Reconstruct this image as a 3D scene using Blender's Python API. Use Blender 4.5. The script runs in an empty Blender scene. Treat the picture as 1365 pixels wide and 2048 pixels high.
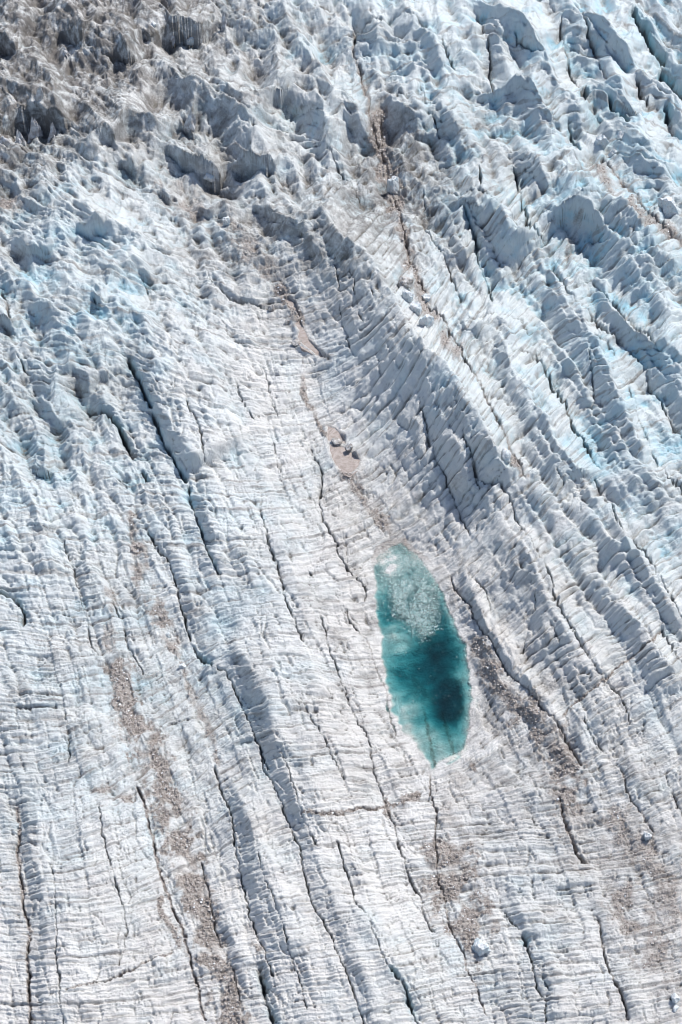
import bpy, math, random, time
import numpy as np
T0 = time.time()
rng = np.random.default_rng(7)
random.seed(7)
C = bpy.context.scene
f32 = np.float32

# ------------------------------------------------------------------ camera
CAMH, PITCH, FPX, CX, CY = 250.0, math.radians(45), 3571.0, 682.5, 1024.0
SP, CP = math.sin(PITCH), math.cos(PITCH)
def to_ground(px, py, z=0.0):
    dx = (px - CX) / FPX; dy = -(py - CY) / FPX
    wy = CP + dy * SP; wz = -SP + dy * CP
    t = (z - CAMH) / wz
    return dx * t, wy * t
def project(X, Y, Z):
    zc = Y * CP - (Z - CAMH) * SP
    yc = Y * SP + (Z - CAMH) * CP
    return CX + FPX * X / zc, CY - FPX * yc / zc, zc / FPX     # px, py, metres per px

# ------------------------------------------------------------------ raster fields (photo pixel units over the ice)
ST = 1.33
X0, X1, Y0, Y1 = -220.0, 1585.0, -420.0, 2290.0
W = int((X1 - X0) / ST) + 1; H = int((Y1 - Y0) / ST) + 1
gx = (X0 + ST * np.arange(W)).astype(f32); gy = (Y0 + ST * np.arange(H)).astype(f32)
PX, PY = np.meshgrid(gx, gy)

def samp(A, ix, iy):
    ix = np.clip(ix, 0, W - 1.001); iy = np.clip(iy, 0, H - 1.001)
    x0 = ix.astype(np.int32); y0 = iy.astype(np.int32)
    fx = (ix - x0).astype(f32); fy = (iy - y0).astype(f32)
    k = y0 * W + x0; A = A.ravel()
    a = A.take(k); b = A.take(k + 1); c = A.take(k + W); d = A.take(k + W + 1)
    return (a + (b - a) * fx) * (1 - fy) + (c + (d - c) * fx) * fy
def ss(a, b, x):
    t = np.clip((x - a) / (b - a), 0, 1); return t * t * (3 - 2 * t)

def perlin(x, y, seed):
    r = np.random.default_rng(seed); N = 256
    ang = r.random((N, N)) * 2 * math.pi
    ga, gb = np.cos(ang).astype(f32).ravel(), np.sin(ang).astype(f32).ravel()
    xi = np.floor(x).astype(np.int32); yi = np.floor(y).astype(np.int32)
    fx = (x - xi).astype(f32); fy = (y - yi).astype(f32)
    xa = xi & 255; xb = (xi + 1) & 255; ya = (yi & 255) * N; yb = ((yi + 1) & 255) * N
    def g(k, u, v): return ga.take(k) * u + gb.take(k) * v
    n00 = g(ya + xa, fx, fy); n10 = g(ya + xb, fx - 1, fy)
    n01 = g(yb + xa, fx, fy - 1); n11 = g(yb + xb, fx - 1, fy - 1)
    u = fx * fx * fx * (fx * (fx * 6 - 15) + 10); v = fy * fy * fy * (fy * (fy * 6 - 15) + 10)
    a = n00 + (n10 - n00) * u; b = n01 + (n11 - n01) * u
    return (a + (b - a) * v) * 1.5
def fbm(x, y, seed, octv=3, g=.5):
    s = 0; a = 1; t = 0
    for o in range(octv):
        s = s + a * perlin(x * 2 ** o, y * 2 ** o, seed + o); t += a; a *= g
    return s / t
def rbf(pts, base=1.0, lo=8):
    """thin-plate surface through (x, y, v) control points, solved coarse then upsampled"""
    P = np.array(pts, float); P[:, :2] /= 1000.0
    n = len(P); d = np.hypot(P[:, None, 0] - P[None, :, 0], P[:, None, 1] - P[None, :, 1])
    K = np.where(d > 0, d * d * np.log(d + 1e-12), 0) + np.eye(n) * 2e-4
    Q = np.c_[np.ones(n), P[:, :2]]
    A = np.block([[K, Q], [Q.T, np.zeros((3, 3))]])
    s = np.linalg.solve(A, np.r_[P[:, 2], 0, 0, 0])
    cw, ch = W // lo + 2, H // lo + 2
    xs = (X0 + ST * lo * np.arange(cw)) / 1000; ys = (Y0 + ST * lo * np.arange(ch)) / 1000
    xs = np.clip(xs, -.06, 1.43); ys = np.clip(ys, -.1, 2.12)
    gxx, gyy = np.meshgrid(xs, ys)
    R = s[n] + s[n + 1] * gxx + s[n + 2] * gyy
    for i in range(n):
        dd = np.hypot(gxx - P[i, 0], gyy - P[i, 1]); R += s[i] * dd * dd * np.log(dd + 1e-12)
    R = R.astype(f32)
    ix = np.arange(W) / lo; iy = np.arange(H) / lo
    x0 = ix.astype(int); y0 = iy.astype(int); fx = (ix - x0).astype(f32)[None]; fy = (iy - y0).astype(f32)[:, None]
    a = R[y0][:, x0]; b = R[y0][:, x0 + 1]; c = R[y0 + 1][:, x0]; d = R[y0 + 1][:, x0 + 1]
    return (a * (1 - fx) + b * fx) * (1 - fy) + (c * (1 - fx) + d * fx) * fy
def blur(A, r, it=2):
    r = max(1, int(r / ST))
    for _ in range(it):
        for ax in (0, 1):
            pad = [(0, 0), (0, 0)]; pad[ax] = (r + 1, r)
            cs = np.cumsum(np.pad(A, pad, mode='edge'), axis=ax, dtype=np.float64)
            n = A.shape[ax]
            A = ((cs.take(range(2 * r + 1, 2 * r + 1 + n), ax) - cs.take(range(0, n), ax)) / (2 * r + 1)).astype(f32)
    return A
GI, GJ = np.meshgrid(np.arange(W, dtype=f32), np.arange(H, dtype=f32))
def smear(A, vx, vy, L):
    """stretch a noise along a direction field, so streaks follow its curves"""
    d = 1.2
    while d < L / ST:
        A = .5 * (samp(A, GI + vx * d, GJ + vy * d) + samp(A, GI - vx * d, GJ - vy * d)); d *= 1.75
    return A / (A.std() + 1e-6)

# warped image coordinates so that traced lines wobble naturally
wx = 8 * fbm(PX / 52, PY / 52, 11, 4, .62); wy = 8 * fbm(PX / 52, PY / 52, 21, 4, .62)
QX, QY = PX + wx, PY + wy

# ------------------------------------------------------------------ large relief (px units)
MACRO = [(560,600,0),(620,750,-4),(690,920,-10),(760,1050,-24),(840,1300,-40),(870,1530,-36),(930,1800,-42),(950,2048,-45),
 (640,400,36),(700,470,52),(760,540,72),(850,660,108),(930,760,114),(985,880,94),(1030,1000,66),(1100,1180,40),(1200,1400,12),(1000,1330,-14),(960,1150,2),(900,1000,16),(780,870,22),
 (1130,1620,-25),(1060,1750,-18),(1080,1950,-12),(1200,1800,-22),(1300,1820,-18),(1300,1600,0),(1365,1500,15),
 (1060,760,80),(1200,800,78),(1300,1000,76),(1365,1300,50),(1250,1200,44),(1300,600,88),(1300,200,60),(1000,200,45),(1080,330,60),(1180,450,62),(960,410,52),(930,560,45),(800,250,6),(780,400,-2),(830,150,35),
 (500,900,12),(400,700,24),(300,600,12),(430,1000,24),(500,1150,24),(600,1200,14),(560,1400,30),(620,1600,30),(700,1450,0),(690,1800,22),(750,1950,14),(440,1430,-10),(350,1250,-16),(380,1700,-30),(460,1950,-30),
 (620,1100,2),(700,1250,-10),(740,1600,-8),(530,1750,4),(600,1950,6),
 (200,1150,15),(100,1300,12),(150,1500,16),(200,1750,24),(100,1900,18),(40,1700,-6),(0,1000,2),(100,900,-8),(150,700,22),(50,600,0),(250,850,-12),
 (200,450,24),(400,345,-22),(300,250,4),(370,60,-34),(140,100,-20),(50,150,-6),(600,150,22),(550,320,6),(480,500,0),(60,280,-14),(150,230,14),(560,40,10),(230,60,10),(450,230,16),(700,60,26)]
M = rbf(MACRO)

# (rise, rise width, fall width, groove depth, groove half width, dirt, points): the ice steps up to the image right of each crack
LINES = [
 (6,60,120,22,3.2,.5,[(847,602),(872,617),(892,644),(909,672),(927,707),(952,732),(972,777),(989,812),(1002,847),(1022,892),(1042,927),(1054,957)]),
 (12,50,90,18,2.6,.2,[(942,905),(962,960),(1002,965),(1027,1017),(1042,1054),(1067,1084),(1087,1114),(1097,1144),(1107,1169),(1122,1214),(1142,1249),(1167,1294),(1202,1344),(1232,1384),(1257,1424),(1265,1454)]),
 (5,30,60,20,2.4,0,[(927,852),(934,882),(947,927),(964,980)]),
 (8,30,60,18,2.0,.1,[(837,797),(852,842),(860,882),(875,917),(892,957),(905,987),(915,1017),(940,1070)]),
 (28,70,50,26,3.2,.2,[(1067,707),(1092,742),(1117,782),(1132,812),(1150,857),(1170,887),(1187,912),(1207,945)]),
 (24,55,60,20,3,.1,[(1112,532),(1137,577),(1177,612),(1212,662),(1247,687),(1282,727),(1307,777),(1337,827),(1375,880)]),
 (26,45,60,18,3,.1,[(1177,560),(1200,572),(1232,587),(1257,622),(1297,657),(1330,700)]),
 (16,50,60,14,2.2,0,[(1187,650),(1227,692),(1252,737),(1267,782),(1282,832),(1302,892),(1332,942),(1375,990)]),
 (14,40,40,16,3.4,0,[(1177,697),(1187,752),(1189,792),(1182,832)]),
 (14,40,50,14,2.2,0,[(1112,937),(1127,967),(1147,992),(1165,1030)]),
 (14,40,50,14,2.2,0,[(1187,952),(1207,987),(1222,1012),(1235,1050)]),
 (16,40,40,24,3,0,[(947,475),(957,527),(972,567),(984,602)]),
 (20,36,40,34,3.6,0,[(922,405),(932,435),(947,475),(962,510)]),
 (14,30,40,20,2.6,0,[(985,490),(992,512),(1007,547)]),
 (12,30,60,16,3.5,.9,[(762,235),(767,300),(780,370),(800,430),(817,512),(832,542),(850,590)]),
 (16,40,50,16,2.4,.2,[(847,380),(850,440),(852,465),(872,490),(882,505),(905,560),(925,600)]),
 (34,60,50,26,3.4,.3,[(1025,330),(1032,345),(1042,395),(1057,435),(1077,465),(1097,490)]),
 (26,60,60,18,4,.6,[(1202,310),(1232,345),(1272,390),(1302,430),(1337,460),(1375,490)]),
 (10,30,60,55,8,0,[(1262,25),(1277,45),(1297,85),(1312,110),(1337,120)]),
 (10,30,60,45,8,0,[(1318,130),(1345,155),(1370,190)]),
 (14,30,50,40,7,0,[(1157,175),(1172,200),(1187,220),(1207,255)]),
 (16,30,50,44,7,.1,[(1215,195),(1228,215),(1242,235),(1262,252)]),
 (12,30,50,30,4,0,[(1137,230),(1147,265),(1165,300)]),
 (10,30,50,20,3,.4,[(955,30),(962,50),(977,90),(982,140),(992,185)]),
 (12,30,60,26,3.5,0,[(1027,55),(1052,90),(1072,112)]),
 (20,35,50,20,3,0,[(837,165),(845,185),(855,210)]),
 (20,40,50,22,3,0,[(855,215),(868,245),(882,282)]),
 (14,30,50,24,3,.3,[(885,70),(897,100),(907,142)]),
 (10,40,70,16,2.6,.3,[(1085,-20),(1097,0),(1122,35),(1127,85),(1137,120),(1160,175)]),
 (14,40,60,20,4,.4,[(1150,0),(1162,30),(1182,90),(1202,135),(1217,155)]),
 (12,30,40,20,4,.1,[(1275,150),(1282,175),(1302,215)]),
 (10,30,40,44,8,0,[(1330,215),(1340,245),(1350,290)]),
 (14,40,60,16,4,.6,[(712,50),(710,115),(727,165),(740,225),(762,300)]),
 (12,25,40,20,3,0,[(955,335),(960,355),(967,378)]),
 (10,25,40,20,3,0,[(650,300),(700,370),(720,400)]),
 # transverse steps, listed right to left so the rise faces the viewer
 (18,24,80,4,3,0,[(1110,278),(1032,268),(952,263),(892,280),(852,305)]),
 (14,24,90,0,3,0,[(1180,330),(1140,300),(1090,292),(1060,310),(1040,345)]),
 (16,26,100,6,3,0,[(1290,400),(1240,372),(1180,382),(1120,405),(1100,450)]),
 (12,24,80,8,3,0,[(1060,455),(1020,420),(985,392),(940,376),(900,384),(860,395)]),
 (24,10,50,6,3,0,[(1060,680),(1045,640),(1010,620),(970,618),(915,642)]),
 (22,10,60,6,3,0,[(1090,735),(1060,706),(1010,684),(980,695)]),
 (14,12,60,6,3,0,[(880,205),(800,190),(760,240)]),
 (20,12,70,8,3,0,[(850,40),(790,20),(730,30),(700,80)]),
 (14,10,40,4,3,0,[(1090,140),(1030,128),(985,140)]),
 (14,10,60,6,3,0,[(1290,250),(1230,240),(1190,262)]),
 (18,10,60,6,3,0,[(1365,310),(1300,290),(1230,300)]),
 # left and centre
 (26,38,120,40,6,0,[(250,712),(257,722),(275,752),(290,792),(305,822)]),
 (24,40,100,40,5,.1,[(305,822),(320,862),(345,912),(360,942),(375,966)]),
 (10,30,80,28,3.4,0,[(375,966),(385,1024),(400,1054),(410,1089),(425,1124),(440,1160)]),
 (16,30,50,40,6,0,[(170,812),(190,822),(215,832),(240,862),(260,907),(275,930)]),
 (12,30,50,30,5,0,[(280,937),(290,950),(300,970)]),
 (8,30,80,18,2.2,0,[(370,792),(390,832),(400,862),(410,922)]),
 (8,30,80,14,2.0,0,[(465,752),(485,802),(510,842)]),
 (8,30,60,16,2.2,0,[(522,732),(535,767),(545,802),(555,835)]),
 (16,14,60,16,3.4,0,[(530,617),(505,607),(465,602),(430,577),(410,547)][::-1]),
 (14,20,50,20,5,.2,[(185,600),(198,616),(215,618)]),
 (6,20,40,34,8,0,[(62,930),(80,946),(110,947)]),
 (10,20,40,20,3,0,[(235,957),(260,980)]),
 (6,30,90,12,1.6,0,[(545,877),(560,942),(565,977)]),
 (8,30,90,22,2.4,0,[(520,1010),(530,1054),(540,1094),(555,1129),(565,1179),(580,1219),(595,1254),(610,1284)]),
 (8,30,90,20,2.4,.1,[(620,892),(645,942),(640,1000),(645,1039),(670,1079),(682,1114),(702,1139),(727,1174),(733,1205)]),
 (8,20,40,14,2.2,0,[(270,540),(285,562),(300,607)]),
 (10,20,40,14,2.6,.2,[(435,632),(465,677),(510,707)]),
 (12,24,90,34,5,0,[(385,1284),(400,1312),(413,1326),(428,1338)]),
 (12,24,60,22,3,0,[(295,1054),(320,1104),(340,1129),(355,1184),(370,1234),(385,1284)]),
 (30,52,120,18,2.4,0,[(428,1338),(450,1345),(470,1374),(490,1424),(505,1460),(520,1489),(540,1540)]),
 (16,36,90,20,2.6,0,[(520,1489),(530,1536),(550,1571),(575,1636),(600,1701),(615,1771),(630,1816),(655,1856),(682,1916),(702,1966),(727,2040),(745,2090)]),
 (22,44,80,14,2.2,0,[(560,1500),(575,1536),(595,1591),(610,1640),(635,1700)]),
 (5,30,90,16,2,0,[(600,1390),(625,1439),(645,1474),(670,1519),(690,1560)]),
 (8,30,60,12,2,.1,[(125,1080),(140,1119),(160,1189),(175,1239),(180,1284),(200,1319)]),
 (6,20,50,32,5,.2,[(-10,1172),(8,1184),(30,1199),(50,1219),(46,1256)]),
 (10,20,40,12,2,.3,[(225,1200),(245,1250),(262,1310),(290,1350)]),
 (5,20,60,12,2,.1,[(615,1134),(630,1159)]),
 (5,20,60,16,2.2,0,[(640,1230),(655,1284),(665,1314),(680,1354),(707,1419),(732,1464),(745,1500)]),
 (3,12,30,12,2.2,.4,[(690,1210),(707,1249),(737,1289),(752,1334),(772,1379),(777,1419),(795,1475)]),
 (10,30,60,12,2,0,[(130,1420),(135,1454),(140,1534)]),
 (16,40,120,18,4,.8,[(35,1600),(40,1651),(37,1701),(45,1761),(47,1816),(60,1861),(55,1936),(60,2006),(65,2070)]),
 (6,30,120,14,2,0,[(105,1721),(110,1776),(115,1861),(115,1936),(122,1986),(127,2060)]),
 (4,30,120,12,1.8,.3,[(195,1611),(205,1666),(220,1721),(245,1806),(255,1861),(235,1940)]),
 (4,10,60,12,2,.7,[(350,1904),(300,1921),(240,1951),(125,1981)]),
 (4,10,60,12,2,.3,[(400,1440),(330,1450)]),
 (14,30,60,18,2.6,.3,[(430,1530),(445,1586),(465,1636),(475,1711),(485,1761),(500,1836),(530,1906),(550,1956)]),
 (6,20,60,40,8,.3,[(520,1925),(530,1986),(550,2046),(560,2090)]),
 (12,30,70,14,2.2,0,[(515,1700),(530,1756),(560,1826),(590,1936),(615,2020)]),
 (4,20,40,14,3,.9,[(275,1570),(295,1626),(310,1701),(325,1756),(345,1816),(370,1876),(395,1976),(410,2045)]),
 (12,24,50,14,2.4,.1,[(400,1720),(415,1776),(435,1866),(465,1936),(485,2016)]),
 (6,30,80,18,2.4,.3,[(740,1500),(747,1536),(762,1571),(772,1611),(787,1651),(802,1701),(817,1741),(837,1786),(852,1836),(872,1868)]),
 (4,16,40,16,2.4,.6,[(862,1545),(862,1586),(872,1626),(872,1686),(877,1751),(892,1816),(907,1866),(927,1911),(947,1961),(977,2035)]),
 (8,30,80,20,2.6,0,[(670,1680),(682,1711),(707,1786),(737,1836),(757,1886),(777,1936)]),
 (10,24,80,30,5,0,[(777,1930),(792,1948),(807,1963),(817,2001),(837,2050)]),
 (16,24,100,14,2.4,0,[(1010,1815),(1022,1836),(1045,1865)]),
 (16,24,100,60,6,0,[(1044,1862),(1050,1874),(1056,1890)]),
 (10,30,80,22,3,.2,[(1052,1880),(1062,1916),(1072,1971),(1090,2001),(1092,2050)]),
 (8,20,60,24,4,0,[(1080,1945),(1092,1965),(1105,1983)]),
 (3,20,60,10,1.6,0,[(1052,1581),(1060,1615),(1074,1656)]),
 (4,16,60,24,3.4,.8,[(1117,1591),(1137,1656),(1152,1706),(1167,1721),(1187,1723)]),
 (8,24,60,22,3,.5,[(1190,1830),(1197,1846),(1217,1926),(1237,1976),(1262,2045)]),
 (14,8,50,6,3,0,[(1172,1586),(1107,1583),(1052,1573),(1002,1576),(947,1591)]),
 (3,6,30,12,3,1.,[(850,1586),(802,1608),(782,1611),(747,1618),(682,1621),(600,1620)]),
 (14,30,70,20,3,.5,[(937,1204),(947,1234),(982,1274),(1007,1324),(1027,1349),(1062,1384),(1097,1419),(1122,1454),(1147,1499),(1165,1535)]),
 (12,24,50,18,3,.4,[(900,1150),(920,1185),(935,1212)]),
 (8,24,50,10,2,.4,[(947,1149),(972,1189),(982,1224)]),
 (20,30,70,22,3,0,[(1232,1034),(1262,1058),(1280,1075),(1292,1094),(1312,1134),(1337,1169),(1357,1214),(1375,1260)]),
 (8,24,60,16,2.4,0,[(1322,1254),(1342,1294),(1372,1340)]),
 (6,10,50,10,2.6,.8,[(1332,1259),(1282,1299),(1222,1344),(1182,1379),(1122,1434)]),
 (4,20,40,10,1.6,0,[(1067,1170),(1069,1220),(1057,1264),(1042,1325)]),
 (6,20,50,12,2,.2,[(1095,1240),(1102,1254),(1124,1302)]),
 (6,20,60,14,2,.1,[(1167,1434),(1187,1474),(1210,1502)]),
 (6,20,60,14,2.4,.6,[(1240,1535),(1262,1590),(1290,1640),(1312,1670)]),
 (8,30,60,14,2.4,.2,[(1330,1540),(1345,1590),(1372,1640)]),
 # cracks on the slope above the valley
 (6,24,60,16,2.4,.2,[(670,525),(678,560),(680,580)]),(5,24,60,16,2.4,.3,[(702,530),(706,560),(710,585),(722,630),(726,645)]),
 (5,24,60,12,2,.1,[(678,610),(690,660),(700,700)]),(6,20,60,12,2.2,0,[(745,575),(752,600)]),
 (14,10,40,22,4,.3,[(300,120),(270,128),(245,110),(200,118)]),
 (14,10,40,20,4,.4,[(60,320),(35,300),(20,270)]),
 (12,10,40,20,4,.4,[(20,640),(12,600),(0,570)]),
 (14,10,40,20,4,.2,[(60,760),(45,735),(30,710)]),
]
DIRT = [ # half width, strength, points
 (16,.75,[(262,1040),(278,1080),(284,1149),(297,1200),(325,1240),(345,1284)]),
 (9,.5,[(350,1284),(372,1344),(392,1404),(422,1464),(440,1520)]),
 (24,.95,[(235,1340),(248,1385),(262,1430),(287,1480)]),
 (34,.8,[(287,1480),(315,1540),(335,1600),(365,1690)]),
 (32,.8,[(365,1690),(385,1761),(400,1816),(425,1906),(455,1986),(475,2060)]),
 (14,.75,[(560,580),(600,640)]),
 (5,.7,[(604,730),(606,770),(625,820),(645,860),(690,910)]),
 (12,.7,[(690,940),(735,1000),(775,1050),(800,1085)]),
 (22,.75,[(960,1290),(985,1350),(1020,1395),(1050,1430),(1090,1460)]),
 (36,.75,[(1060,1430),(1100,1480),(1130,1530),(1140,1590)]),
 (46,.38,[(1140,1590),(1170,1680),(1220,1760),(1270,1850),(1330,1950)]),
 (40,.55,[(1240,1640),(1290,1710),(1340,1790),(1375,1850)]),
 (40,.6,[(1250,1800),(1290,1870),(1310,1900)]),
 (48,.8,[(895,1720),(915,1790),(945,1840)]),
 (20,.8,[(935,1870),(950,1910)]),
 (22,.35,[(930,1540),(900,1590),(890,1640)]),
 (9,.9,[(800,1605),(838,1588)]),(6,.95,[(772,1600),(776,1622)]),(7,.8,[(320,1800),(335,1840),(345,1850)]),
 (6,.6,[(350,1860),(372,1912)]),
 (18,.9,[(755,240),(775,340),(790,400)]),(14,.6,[(790,400),(812,500),(850,610),(880,650),(915,700)]),
 (6,.7,[(935,1525),(950,1535)]),
 (26,.5,[(330,380),(400,430),(480,480),(540,560)]),
 (14,.6,[(30,400),(-20,420)]),
 (12,.6,[(1195,325),(1230,375),(1300,440),(1365,470)]),
 (10,.6,[(190,1580),(230,1570),(260,1600)]),
 (10,.5,[(1160,430),(1130,530)]),(8,.7,[(1020,900),(1050,950)]),
 (10,.6,[(500,1860),(520,1900),(530,1940)]),
 (30,.28,[(40,1620),(60,1900)]),(26,.3,[(60,1430),(110,1440)]),
 (14,.5,[(225,1190),(222,1290),(215,1330)]),
]

def seg_info(pts, pad):
    """signed distance to a traced line and position along it, inside its own window"""
    P = np.array(pts, float)
    i0 = max(0, int((P[:, 0].min() - pad - X0) / ST)); i1 = min(W, int((P[:, 0].max() + pad - X0) / ST) + 1)
    j0 = max(0, int((P[:, 1].min() - pad - Y0) / ST)); j1 = min(H, int((P[:, 1].max() + pad - Y0) / ST) + 1)
    x = QX[j0:j1, i0:i1]; y = QY[j0:j1, i0:i1]
    best = np.full(x.shape, 1e9, f32); t = np.zeros_like(best); s = np.zeros_like(best); acc = 0
    for (ax, ay), (bx, by) in zip(P[:-1], P[1:]):
        dx, dy = bx - ax, by - ay; L = math.hypot(dx, dy)
        if L < 1e-3: continue
        u = np.clip(((x - ax) * dx + (y - ay) * dy) / (L * L), 0, 1)
        ex = x - ax - u * dx; ey = y - ay - u * dy; d = np.hypot(ex, ey)
        sg = np.sign(ex * dy - ey * dx); m = d < best
        best = np.where(m, d, best); t = np.where(m, d * sg, t); s = np.where(m, acc + u * L, s); acc += L
    return (slice(j0, j1), slice(i0, i1)), t.astype(f32), s.astype(f32), acc

def lip_zone(x, y):
    if x < 800 or y > 1500: return 0
    if y < 300: return 10
    if y < 1150 and x > 900 + (y - 600) * .15: return 14
    return 10 if x > 830 + max(0, y - 900) * .3 else 0
G = np.zeros((H, W), f32); CR = np.zeros((H, W), f32); DM = np.zeros((H, W), f32); BL = np.zeros((H, W), f32)
edge = fbm(PX / 24, PY / 24, 77, 4, .65)
vary = fbm(PX / 45, PY / 45, 87, 2); jag = fbm(PX / 8, PY / 8, 88, 2, .6)
for A, w1, w2, gd, gw, dirt, pts in LINES:
    gw *= .78 if gw < 4.5 else .9; gd *= .85
    sl, t, s, L = seg_info(pts, max(118, w1 + 2.2 * w2))
    fd = ss(0, .14 * L + 8, s) * ss(0, .14 * L + 8, L - s)
    d = np.abs(t)
    # a soft sideways fade so that the raised lip does not end in a line
    rise = np.where(t > 0, ss(0, w1, t) * np.exp(-np.maximum(t - w1, 0) / w2), 0)
    M[sl] += .8 * A * rise * fd
    mx, my = pts[len(pts) // 2]
    if lip_zone(mx, my) and abs(pts[0][1] - pts[-1][1]) > 60:      # slabs that climb to a crest left of the crack, then drop into it
        a2 = lip_zone(mx, my) * (.6 + .5 * min(1, gd / 22))
        M[sl] += a2 * np.where(t < 0, ss(0, 20, -t) * np.clip(1 - (-t - 20) / 95, 0, 1) ** 1.2, 0) * fd
    var = np.clip(.8 + 2.2 * vary[sl], .0, 1.7)
    d = np.abs(t + 4 * jag[sl])
    g = np.exp(-(d / (gw * np.clip(.62 + .9 * edge[sl], .2, 1.5))) ** 2)
    f2 = ss(0, 10, s) * ss(0, 10, L - s)
    G[sl] = np.minimum(G[sl], -gd * f2 * (g * np.clip(var, .35, 1.5) + (.16 * np.exp(-d / (3.2 * gw + 3)) if gd >= 14 else 0)))
    CR[sl] = np.maximum(CR[sl], g * f2 * var)
    if gd >= 20: BL[sl] = np.maximum(BL[sl], np.exp(-(d / (gw * 1.7)) ** 2) * f2 * min(1, gd / 44) * np.clip(.7 + 1.5 * vary[sl], 0, 1) * (1 - dirt))
    if dirt > 0: DM[sl] = np.maximum(DM[sl], dirt * np.exp(-(d / (gw * 1.6)) ** 2) * f2)
for hw, st, pts in DIRT:
    sl, t, s, L = seg_info(pts, hw * 2.4)
    e = np.abs(t + 10 * vary[sl]) / hw + 1.3 * edge[sl] + .5 * jag[sl]
    v = st * (1 - ss(.2, 1.7, e)) * np.clip(1.1 + 2.2 * vary[sl], .12, 1.15)
    DM[sl] = np.maximum(DM[sl], v)
# ice walls that face the viewer: foot line (right to left), wall height, dip in front of it
WALLS = [
 (62,16,80,14,[(462,345),(445,352),(420,354),(395,350),(370,338),(346,318),(332,292)]),
 (62,14,70,14,[(446,50),(425,76),(395,84),(362,76),(332,88),(300,92),(282,62)]),
 (42,12,60,10,[(246,300),(220,296),(195,284),(172,262)]),
 (44,12,60,14,[(160,112),(145,102),(122,72)]),
 (52,12,60,14,[(34,108),(10,96),(-30,80)]),
 (48,12,70,12,[(158,236),(120,252),(62,240),(30,262),(-10,280)]),
 (40,12,50,8,[(128,192),(100,187),(74,168)]),
 (34,10,50,10,[(540,8),(520,16),(492,-4)]),
 (36,12,50,10,[(402,264),(380,272),(348,244)]),
 (34,10,50,8,[(306,116),(280,130),(250,126),(226,108)]),
 (36,12,60,8,[(594,198),(560,206),(530,198),(486,182)]),
 (58,10,50,6,[(560,352),(528,352),(498,340),(470,332),(456,318)]),
 (36,10,50,8,[(640,232),(610,236),(585,215)]),
 (34,10,50,8,[(664,128),(640,136),(610,132)]),
 (30,10,50,8,[(446,432),(420,440),(392,424)]),
 (30,10,50,8,[(355,392),(335,402),(314,384)]),
 (34,10,50,8,[(560,446),(520,440),(496,420)]),
 (30,10,50,8,[(272,345),(255,340),(240,322)]),
 (30,10,50,6,[(112,948),(85,952),(58,934)]),
 (24,8,50,4,[(120,1062),(90,1067),(54,1060)]),
 (30,10,50,6,[(222,618),(200,618),(180,600)]),
 (30,10,50,6,[(214,470),(180,478),(150,462)]),
 (30,10,50,6,[(110,520),(60,515),(20,500)]),
 (36,10,60,6,[(30,665),(10,660),(-20,650)]),
 (30,10,60,4,[(180,800),(165,790),(150,740)]),
]
WM = np.zeros((H, W), f32)
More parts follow.
